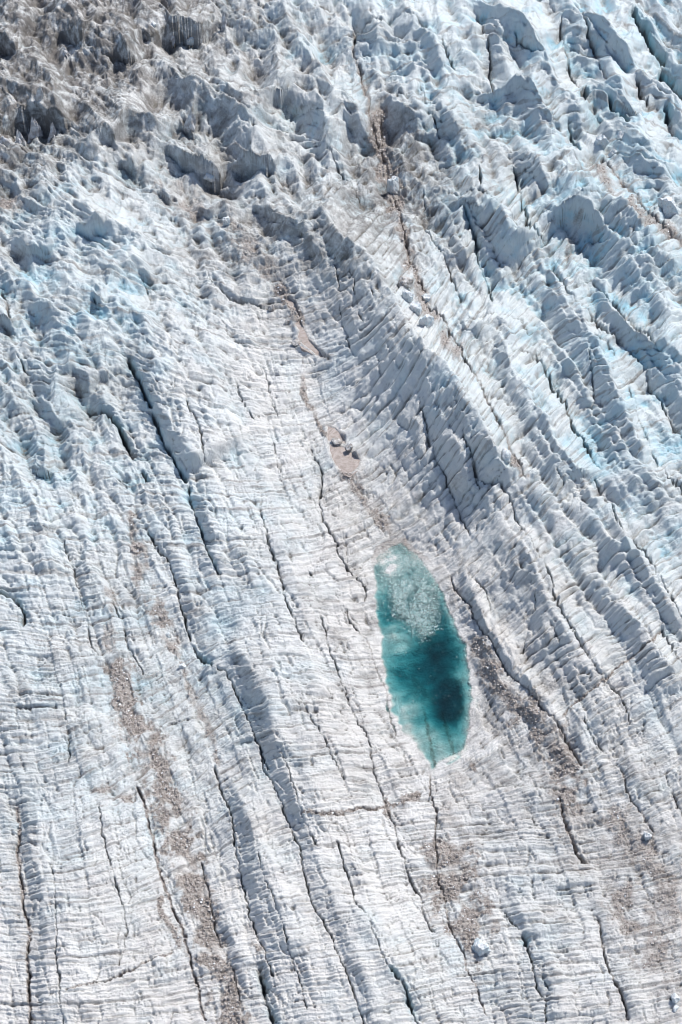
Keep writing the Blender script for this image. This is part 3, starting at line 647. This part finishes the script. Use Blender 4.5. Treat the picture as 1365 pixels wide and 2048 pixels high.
# film of grey silt over the icefall, patchy
serf = math_(nt, 'MULTIPLY', ramp(nt, a_ser, .05, .95, 0, 1), ramp(nt, math_(nt, 'ADD', math_(nt, 'ADD', nmid, math_(nt, 'MULTIPLY', nfin, .35)), math_(nt, 'MULTIPLY', a_ser, .06)), .52, .84))
col = mix(nt, serf, col, (.19, .18, .17))
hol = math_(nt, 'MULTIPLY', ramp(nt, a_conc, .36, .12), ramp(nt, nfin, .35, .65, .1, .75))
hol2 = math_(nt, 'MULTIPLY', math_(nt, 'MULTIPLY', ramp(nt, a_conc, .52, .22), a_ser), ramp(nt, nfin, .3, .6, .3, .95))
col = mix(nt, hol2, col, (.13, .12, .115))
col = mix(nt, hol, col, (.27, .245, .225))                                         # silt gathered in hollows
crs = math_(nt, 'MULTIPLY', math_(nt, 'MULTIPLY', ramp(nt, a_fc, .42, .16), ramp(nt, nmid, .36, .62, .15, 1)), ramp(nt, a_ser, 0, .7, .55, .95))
col = mix(nt, crs, col, (.165, .155, .135))                                        # grey olive silt in the creases, with some crease shade painted in
dc = mix(nt, ramp(nt, noise(nt, 1.1, 6, .7), .35, .68), (.47, .415, .375), (.17, .14, .12))
dc = mix(nt, ramp(nt, nfin, .6, .78), dc, (.12, .10, .09))
df = math_(nt, 'MULTIPLY', ramp(nt, math_(nt, 'ADD', a_dirt, math_(nt, 'MULTIPLY', math_(nt, 'SUBTRACT', nfin, .5), .7)), .1, .8), .88)
col = mix(nt, df, col, dc)
lk.new(col, bs.inputs['Base Color'])
set_in(bs, Roughness=.62); bs.inputs['Specular IOR Level'].default_value = .3
bh = N(nd, 'ShaderNodeMath', operation='ADD'); lk.new(math_(nt, 'MULTIPLY', nmid, 2.2), bh.inputs[1])
bp = N(nd, 'ShaderNodeBump'); bp.inputs['Strength'].default_value = 1.; bp.inputs['Distance'].default_value = .45
lk.new(math_(nt, 'ADD', math_(nt, 'ADD', nfin, math_(nt, 'MULTIPLY', a_lay, -.5)), math_(nt, 'MULTIPLY', noise(nt, 7., 4, .7), .5)), bh.inputs[0]); lk.new(bh.outputs[0], bp.inputs['Height']); lk.new(bp.outputs[0], bs.inputs['Normal'])

def link(name, me, m, **props):
    o = bpy.data.objects.new(name, me); C.collection.objects.link(o)
    if m: me.materials.append(m)
    for k, v in props.items(): o[k] = v
    return o
me = grid_mesh('glacier', bx, by, z, {
    'ice_a': (np.clip(dirt, 0, 1), np.clip(blu, 0, 1), np.clip(.5 + lay * .16, 0, 1), bz),
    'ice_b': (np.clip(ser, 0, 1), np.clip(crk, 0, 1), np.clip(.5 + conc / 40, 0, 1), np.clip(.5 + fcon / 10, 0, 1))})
link('glacier', me, m_ice, kind='structure', label='crevassed glacier ice with layered ridges and a broken icefall', category='glacier')
print('mesh', time.time() - T0)
# ------------------------------------------------------------------ where a pixel of the photo meets the ice
fpx, fpy, fm = project(bx, by, z)
dist = fm * FPX
def find(px, py, tol=3.):
    m = (np.abs(fpx - px) < tol) & (np.abs(fpy - py) < tol)
    k = np.flatnonzero(m)
    if len(k) == 0: return find(px, py, tol * 2)
    k = k[np.argmin(dist.ravel()[k])]
    return float(bx.ravel()[k]), float(by.ravel()[k]), float(z.ravel()[k]), float(fm.ravel()[k])
nrm_dz = np.gradient(z, axis=0) / (np.abs(np.gradient(by, axis=0)) + 1e-6)

# pond water: a closed body of clear, red-absorbing meltwater over the ice floor
def body(name, poly, zt, zb, m, grow_px, **props):
    P = np.array(poly, float); c = P.mean(0); n = len(P)
    nx = []
    for i in range(n):
        a = P[(i + 1) % n] - P[i - 1]; nr = np.array([a[1], -a[0]]); nr /= np.linalg.norm(nr) + 1e-9
        if np.dot(nr, P[i] - c) < 0: nr = -nr
        nx.append(P[i] + nr * grow_px)
    pts = [to_ground(x, y, zt) for x, y in nx]
    area = sum(pts[i][0] * pts[(i + 1) % n][1] - pts[(i + 1) % n][0] * pts[i][1] for i in range(n))
    if area < 0: pts = pts[::-1]
    v = [(x, y, zt) for x, y in pts] + [(x, y, zb) for x, y in pts]
    f = [list(range(n)), list(range(2 * n - 1, n - 1, -1))] + [[i + n, (i + 1) % n + n, (i + 1) % n, i] for i in range(n)]
    me = bpy.data.meshes.new(name); me.from_pydata(v, [], f); me.update()
    return link(name, me, m, **props)
m_w = bpy.data.materials.new('meltwater'); m_w.use_nodes = True; nt = m_w.node_tree; nt.nodes.clear()
out = nt.nodes.new('ShaderNodeOutputMaterial'); tr = nt.nodes.new('ShaderNodeBsdfTransparent'); gl = nt.nodes.new('ShaderNodeBsdfGlossy')
gl.inputs['Roughness'].default_value = .08; fr = nt.nodes.new('ShaderNodeFresnel'); fr.inputs[0].default_value = 1.33
mx = nt.nodes.new('ShaderNodeMixShader'); nt.links.new(fr.outputs[0], mx.inputs[0]); nt.links.new(tr.outputs[0], mx.inputs[1]); nt.links.new(gl.outputs[0], mx.inputs[2])
bpw = nt.nodes.new('ShaderNodeBump'); bpw.inputs['Strength'].default_value = .12; bpw.inputs['Distance'].default_value = .05
nt.links.new(noise(nt, 1.2, 3, .5), bpw.inputs['Height']); nt.links.new(bpw.outputs[0], gl.inputs['Normal'])
nt.links.new(mx.outputs[0], out.inputs[0])
ab = nt.nodes.new('ShaderNodeVolumeAbsorption'); ab.inputs['Color'].default_value = (.0, .62, .67, 1); ab.inputs['Density'].default_value = 1.6
nt.links.new(ab.outputs[0], out.inputs[1])
body('meltwater_pond', POND, ZW, ZW - 9, m_w, 12, kind='structure', label='deep teal meltwater pond in the ice hollow', category='pond')

m_silt, nt, nd, lk, bs = mat('silt')
cc = mix(nt, ramp(nt, noise(nt, .35, 6, .65, 3.), .35, .65), (.25, .205, .18), (.38, .33, .30))
cc = mix(nt, ramp(nt, noise(nt, 3., 5, .6), .55, .75), cc, (.30, .25, .22)); lk.new(cc, bs.inputs['Base Color'])
set_in(bs, Roughness=.55)
for (poly, dep), lv, txt in zip(SILT, SILTZ, ('long winding pinkish silt flat in the gully above the pond', 'small dark brown silt flat at the head of the hollow', 'broad pale pink silt flat above the pond')):
    c = np.array(poly).mean(0); _, _, mm = project(*to_ground(*c), 0)
    # follow the hollow's local level
    k = find(*c)
    body('silt_flat', poly, lv * k[3] + .02, lv * k[3] - 1.0, m_silt, 3, kind='structure', label=txt, category='silt')

# ------------------------------------------------------------------ loose pieces
def hull_chunk(n, r, sx=1., sy=1., sz=.8):
    """one angular chunk: an irregular low polyhedron"""
    import bmesh
    bm = bmesh.new(); bmesh.ops.create_icosphere(bm, subdivisions=n, radius=1)
    for v in bm.verts:
        k = 1 + r * (random.random() - .5)
        v.co = (v.co.x * k * sx, v.co.y * k * sy, v.co.z * k * sz)
    return bm
ICO = None
def scatter(name, weight, count, smin, smax, zoff, mats, probs, flat=.7, **props):
    """thousands of angular fragments strewn over the ice, merged"""
    global ICO
    r = np.random.default_rng(hash(name) % 1000 if False else len(name) * 17)
    if ICO is None:
        bm = hull_chunk(1, 0); ICO = (np.array([v.co[:] for v in bm.verts]), np.array([[v.index for v in f.verts] for f in bm.faces])); bm.free()
    V, F = ICO
    pw = weight.ravel().astype(np.float64); pw = np.cumsum(pw); idx = np.searchsorted(pw, r.random(count) * pw[-1])
    idx = np.clip(idx, 0, bx.size - 1)
    size = (smin + (smax - smin) * r.random(count) ** 3.2) * fm.ravel()[idx]
    jj = (r.random((count, 2)) - .5) * .15
    c = np.stack([bx.ravel()[idx] + jj[:, 0], by.ravel()[idx] + jj[:, 1], (zoff if zoff is not None else z.ravel()[idx])  + size * .15], -1)
    k = 1 + .7 * (r.random((count, len(V), 1)) - .5)
    sc = np.stack([.7 + .7 * r.random(count), .7 + .7 * r.random(count), flat * (.6 + .6 * r.random(count))], -1)[:, None]
    a = r.random(count) * 6.28; ca1, sa1 = np.cos(a)[:, None], np.sin(a)[:, None]
    P = V[None] * k * sc * size[:, None, None] * .5
    P = np.stack([P[..., 0] * ca1 - P[..., 1] * sa1, P[..., 0] * sa1 + P[..., 1] * ca1, P[..., 2]], -1) + c[:, None]
    faces = (F[None] + (np.arange(count) * len(V))[:, None, None]).reshape(-1, 3).astype(np.int32)
    me = bpy.data.meshes.new(name); me.vertices.add(count * len(V)); me.vertices.foreach_set('co', P.astype(f32).ravel())
    me.loops.add(faces.size); me.loops.foreach_set('vertex_index', faces.ravel()); me.polygons.add(len(faces))
    me.polygons.foreach_set('loop_start', (np.arange(len(faces)) * 3).astype(np.int32))
    mi = np.repeat(r.choice(len(mats), count, p=probs), len(F)).astype(np.int32)
    me.polygons.foreach_set('material_index', mi); me.update(calc_edges=True); me.polygons.foreach_set('use_smooth', np.zeros(len(faces), bool))
    for m in mats: me.materials.append(m)
    return link(name, me, None, **props)
def stone_mat(name, c1, c2, rg=.7):
    m, nt, nd, lk, bs = mat(name)
    lk.new(mix(nt, ramp(nt, noise(nt, 2.2, 5, .65), .35, .65), c1, c2), bs.inputs['Base Color']); set_in(bs, Roughness=rg); return m
m_r1 = stone_mat('dark_rubble', (.19, .16, .14), (.32, .28, .25)); m_r2 = stone_mat('dusty_ice_rubble', (.36, .32, .29), (.54, .50, .47)); m_r3 = stone_mat('clean_ice_rubble', (.66, .68, .70), (.75, .76, .77), .5)
frame = ((fpx > -60) & (fpx < 1425) & (fpy > -80) & (fpy < 2110)).astype(f32)
wt = np.clip(dirt - .5, 0, 1) * frame * (pins > 4) * fm
scatter('rubble', wt, 14000, .9, 4.5, None, [m_r1, m_r2, m_r3], [.45, .5, .05], kind='stuff', label='brown rubble and dusty ice crumbs filling the gullies', category='rubble')

# brash ice floating at the head of the pond
SL = [(764,1104),(800,1092),(836,1112),(862,1148),(878,1195),(881,1235),(874,1268),(856,1281),(836,1272),(812,1256),(796,1230),(782,1192),(766,1150)]
slsd = np.full((H, W), 999, f32); swin = window(SL, 60); slsd[swin] = poly_sd(SL, PX[swin] + .8 * wx[swin], PY[swin] + .8 * wy[swin])
sls = samp(slsd, ip, iq)

wts = (1.0 * (1 - ss(-32, 18, sls)) * np.clip(1 + 1.7 * fbm(fpx / 30, fpy / 30, 201, 4, .6), .06, 1.7) + .09 * (1 - ss(0, 45, sls)) * (fpx < 850) + .003 * (pins < -1)  + .12 * (np.abs(pins + 3) < 3) * (fpx > 870)) * (pins < -1.)
m_b1 = stone_mat('brash_ice', (.38, .48, .47), (.58, .65, .63), .5); m_b2 = stone_mat('grey_brash_ice', (.10, .24, .24), (.22, .34, .33), .5)
scatter('brash_ice', wts, 17000, .7, 2.4, ZW - .03, [m_b1, m_b2], [.42, .58], .5, kind='stuff', label='grey slush of small ice crumbs floating on the teal pond', category='slush')

m_blk, nt, nd, lk, bs = mat('ice_block')
nb = noise(nt, .9, 6, .62, .5)
cc = mix(nt, ramp(nt, nb, .4, .66), (.66, .67, .67), (.50, .60, .64)); cc = mix(nt, ramp(nt, noise(nt, 2.4, 6, .7), .5, .7, 0, .8), cc, (.33, .30, .28))
lk.new(cc, bs.inputs['Base Color']); set_in(bs, Roughness=.5)
bpb = N(nd, 'ShaderNodeBump'); bpb.inputs['Strength'].default_value = .7; bpb.inputs['Distance'].default_value = .3; lk.new(noise(nt, 3., 6, .7), bpb.inputs['Height']); lk.new(bpb.outputs[0], bs.inputs['Normal'])
m_dirty, nt, nd, lk, bs = mat('dirty_ice_block')
cc = mix(nt, ramp(nt, noise(nt, 1.2, 6, .65), .35, .62), (.46, .45, .44), (.22, .20, .18)) ; lk.new(cc, bs.inputs['Base Color']); set_in(bs, Roughness=.6)

m_pin, nt, nd, lk, bs = mat('serac_ice')
cc = mix(nt, ramp(nt, noise(nt, .8, 6, .65), .35, .62), (.62, .63, .64), (.34, .32, .31)); lk.new(cc, bs.inputs['Base Color']); set_in(bs, Roughness=.6)
from mathutils import noise as mn, Vector as V3
import bmesh
def block(name, px, py, wpx, hpx, m, label, cat, group=None, spire=0., seed=0):
    random.seed(seed * 13 + int(px)); X, Y, Z, mm = find(px, py + hpx * .35)
    bm = bmesh.new(); bmesh.ops.create_cube(bm, size=2)
    bmesh.ops.subdivide_edges(bm, edges=bm.edges[:], cuts=5, use_grid_fill=True)
    off = V3((random.random() * 50, random.random() * 50, random.random() * 50))
    # cut the lump with random planes, so it has the broken faces of ice
    pl = []
    for k in range(15):
        n = V3((random.gauss(0, 1), random.gauss(0, 1), random.gauss(0, .8))).normalized(); pl.append((n, .56 + .4 * random.random()))
    rw, rh = wpx * mm / 2.1, hpx * mm / 2.2 / .75
    for v in bm.verts:
        c = v.co.normalized() * (.55 * v.co.length + .45)
        for n, d in pl:
            e = c.dot(n) - d
            if e > 0: c = c - n * e * .92
        c = c * (1 + (.24 + .3 * (spire > 0)) * mn.fractal(c * 1.8 + off, 1., 2., 4))
        k = 1 - spire * max(0, min(1, (c.z + .6) / 1.6)) * .85
        c.x *= k; c.y *= k; c.x += spire * .25 * c.z * (random.random() * 0 + (seed % 3 - 1))
        v.co = V3((c.x * rw, c.y * rw * .85, c.z * rh))
    me = bpy.data.meshes.new(name); bm.to_mesh(me); bm.free()
    o = link(name, me, m, label=label, category=cat)
    if group: o['group'] = group
    o.location = (X, Y, Z + rh * .25); o.rotation_euler = (0, 0, random.random() * .6)
    return o
gB = 'loose ice boulders on the glacier'; gS = 'ice pinnacles in the icefall'
B = [
 (962,1884,42,30,0,'big clean white ice block lying on brown debris between two cracks'),
 (383,76,18,16,0,'small rounded white ice boulder under the dark wall of the icefall'),
 (309,45,14,12,0,'bright white ice shard perched above the dark hollow in the icefall'),
 (790,368,28,40,0,'pale blue ice block standing in the brown rubble gully'),
 (814,557,34,28,1,'grey dusty ice boulder in the gully behind the long ridge'),
 (819,587,32,28,0,'blue white ice boulder just below the grey dusty boulder'),
 (854,592,20,18,0,'small bright white ice chunk beside the dark gap in the gully'),
 (835,610,30,26,0,'squared pale ice block wedged between gully boulders and ridge crest'),
 (856,632,34,34,0,'tall angular blue white ice block at the lower end of the gully boulders'),
 (1010,903,26,36,0,'white upright ice block beside the central crack'),
 (1335,408,46,44,0,'very large white ice boulder at the right edge beside a dirty trench'),
 (1207,276,30,28,0,'broken blue ice block with dark veins in the upper right trench'),
 (1222,302,20,16,0,'small white ice fragment below the veined block in the upper trench'),
 (1238,266,22,24,0,'pale ice block leaning right of the veined block in the upper trench'),
 (453,438,20,22,0,'white cube shaped ice block on the dirty slope below the dark pit'),
 (417,354,24,16,0,'white ice lump on the floor of the dark crescent pit'),
 (545,612,16,16,1,'grey split boulder at the left end of the winding silt flat'),
 (571,643,13,9,1,'small dark grey stone on the left bank of the winding silt flat'),
 (592,680,24,9,1,'low grey wedge of ice lying in the winding silt flat'),
 (700,895,18,15,1,'dark grey boulder beside the broad pale silt flat'),
 (676,880,26,10,1,'flat grey ice ledge between the two silt flats above the pond'),
 (1352,1988,24,18,0,'rounded white ice lump near the bottom right corner'),
 (1348,2012,16,12,0,'smaller rounded white ice lump at the bottom right corner'),
 (338,1264,15,14,0,'white ice chunk among dark rubble left of the open crevasse'),
 (369,1327,18,18,0,'pale ice chunk above the dark gap in the brown band'),
 (1298,1668,22,22,0,'pointed pinkish white ice chunk in debris at the lower right')]
for i, (x, y, wp, hp, dty, lab) in enumerate(B):
    block('ice_boulder', x, y, wp, hp, m_dirty if dty else m_blk, lab, 'boulder' if dty else 'ice block', gB, 0, i)
S = [
 (70,250,38,52,'broad pale ice tooth in front of the long dark wall'),
 (42,270,26,38,'grey hooked ice tooth left of the broad pale tooth'),
 (107,256,24,34,'sharp triangular ice pinnacle right of the broad pale tooth'),
 (83,182,20,40,'narrow white ice pinnacle at the left rim of the round hollow'),
 (135,100,24,22,'white ice wedge above the upper left crevasse'),
 (12,275,34,26,'leaning pale ice slab at the left edge'),
 (383,232,30,46,'pale ice horn rising above the blue pool of shade'),
 (350,72,14,22,'thin dirty ice pinnacle beside the small rounded boulder'),
 (447,34,16,36,'dirty pointed ice pinnacle right of the darkest hollow')]
for i, (x, y, wp, hp, lab) in enumerate(S):
    block('ice_pinnacle', x, y, wp, hp, m_pin, lab, 'ice pinnacle', gS, .8, i + 50)
print('things', time.time() - T0)
# ------------------------------------------------------------------ light, sky, camera
AZ, EL = math.radians(45), math.radians(54)        # sun stands beyond the ice, to the right
w = bpy.data.worlds.new('World'); C.world = w; w.use_nodes = True
sk = w.node_tree.nodes.new('ShaderNodeTexSky'); sk.sky_type = 'NISHITA'; sk.sun_disc = False
sk.sun_elevation = EL; sk.sun_rotation = AZ
bg = w.node_tree.nodes['Background']; bg.inputs[1].default_value = .135
w.node_tree.links.new(sk.outputs[0], bg.inputs[0])
ld = bpy.data.lights.new('sun', 'SUN'); ld.energy = 4.4; ld.angle = math.radians(.5); ld.color = (1, .96, .91)
lo = bpy.data.objects.new('sun', ld); C.collection.objects.link(lo)
lo.rotation_euler = (math.radians(90) - EL, 0, -AZ + math.pi)
from mathutils import Vector
sd = Vector((math.sin(AZ) * math.cos(EL), math.cos(AZ) * math.cos(EL), math.sin(EL)))
lo.rotation_euler = sd.to_track_quat('Z', 'Y').to_euler()
cd = bpy.data.cameras.new('camera'); co = bpy.data.objects.new('camera', cd); C.collection.objects.link(co)
co.location = (0, 0, CAMH); co.rotation_euler = (math.radians(90) - PITCH, 0, 0)
cd.sensor_fit = 'VERTICAL'; cd.sensor_height = 24; cd.lens = FPX / 2048 * 24; cd.clip_end = 8000; cd.clip_start = 1
C.camera = co
C.cycles.pixel_filter_type = 'BLACKMAN_HARRIS'; C.cycles.filter_width = 1.05
C.view_settings.view_transform = 'Standard'; C.view_settings.look = 'None'; C.view_settings.exposure = .17; C.view_settings.gamma = 1
print('done', time.time() - T0)
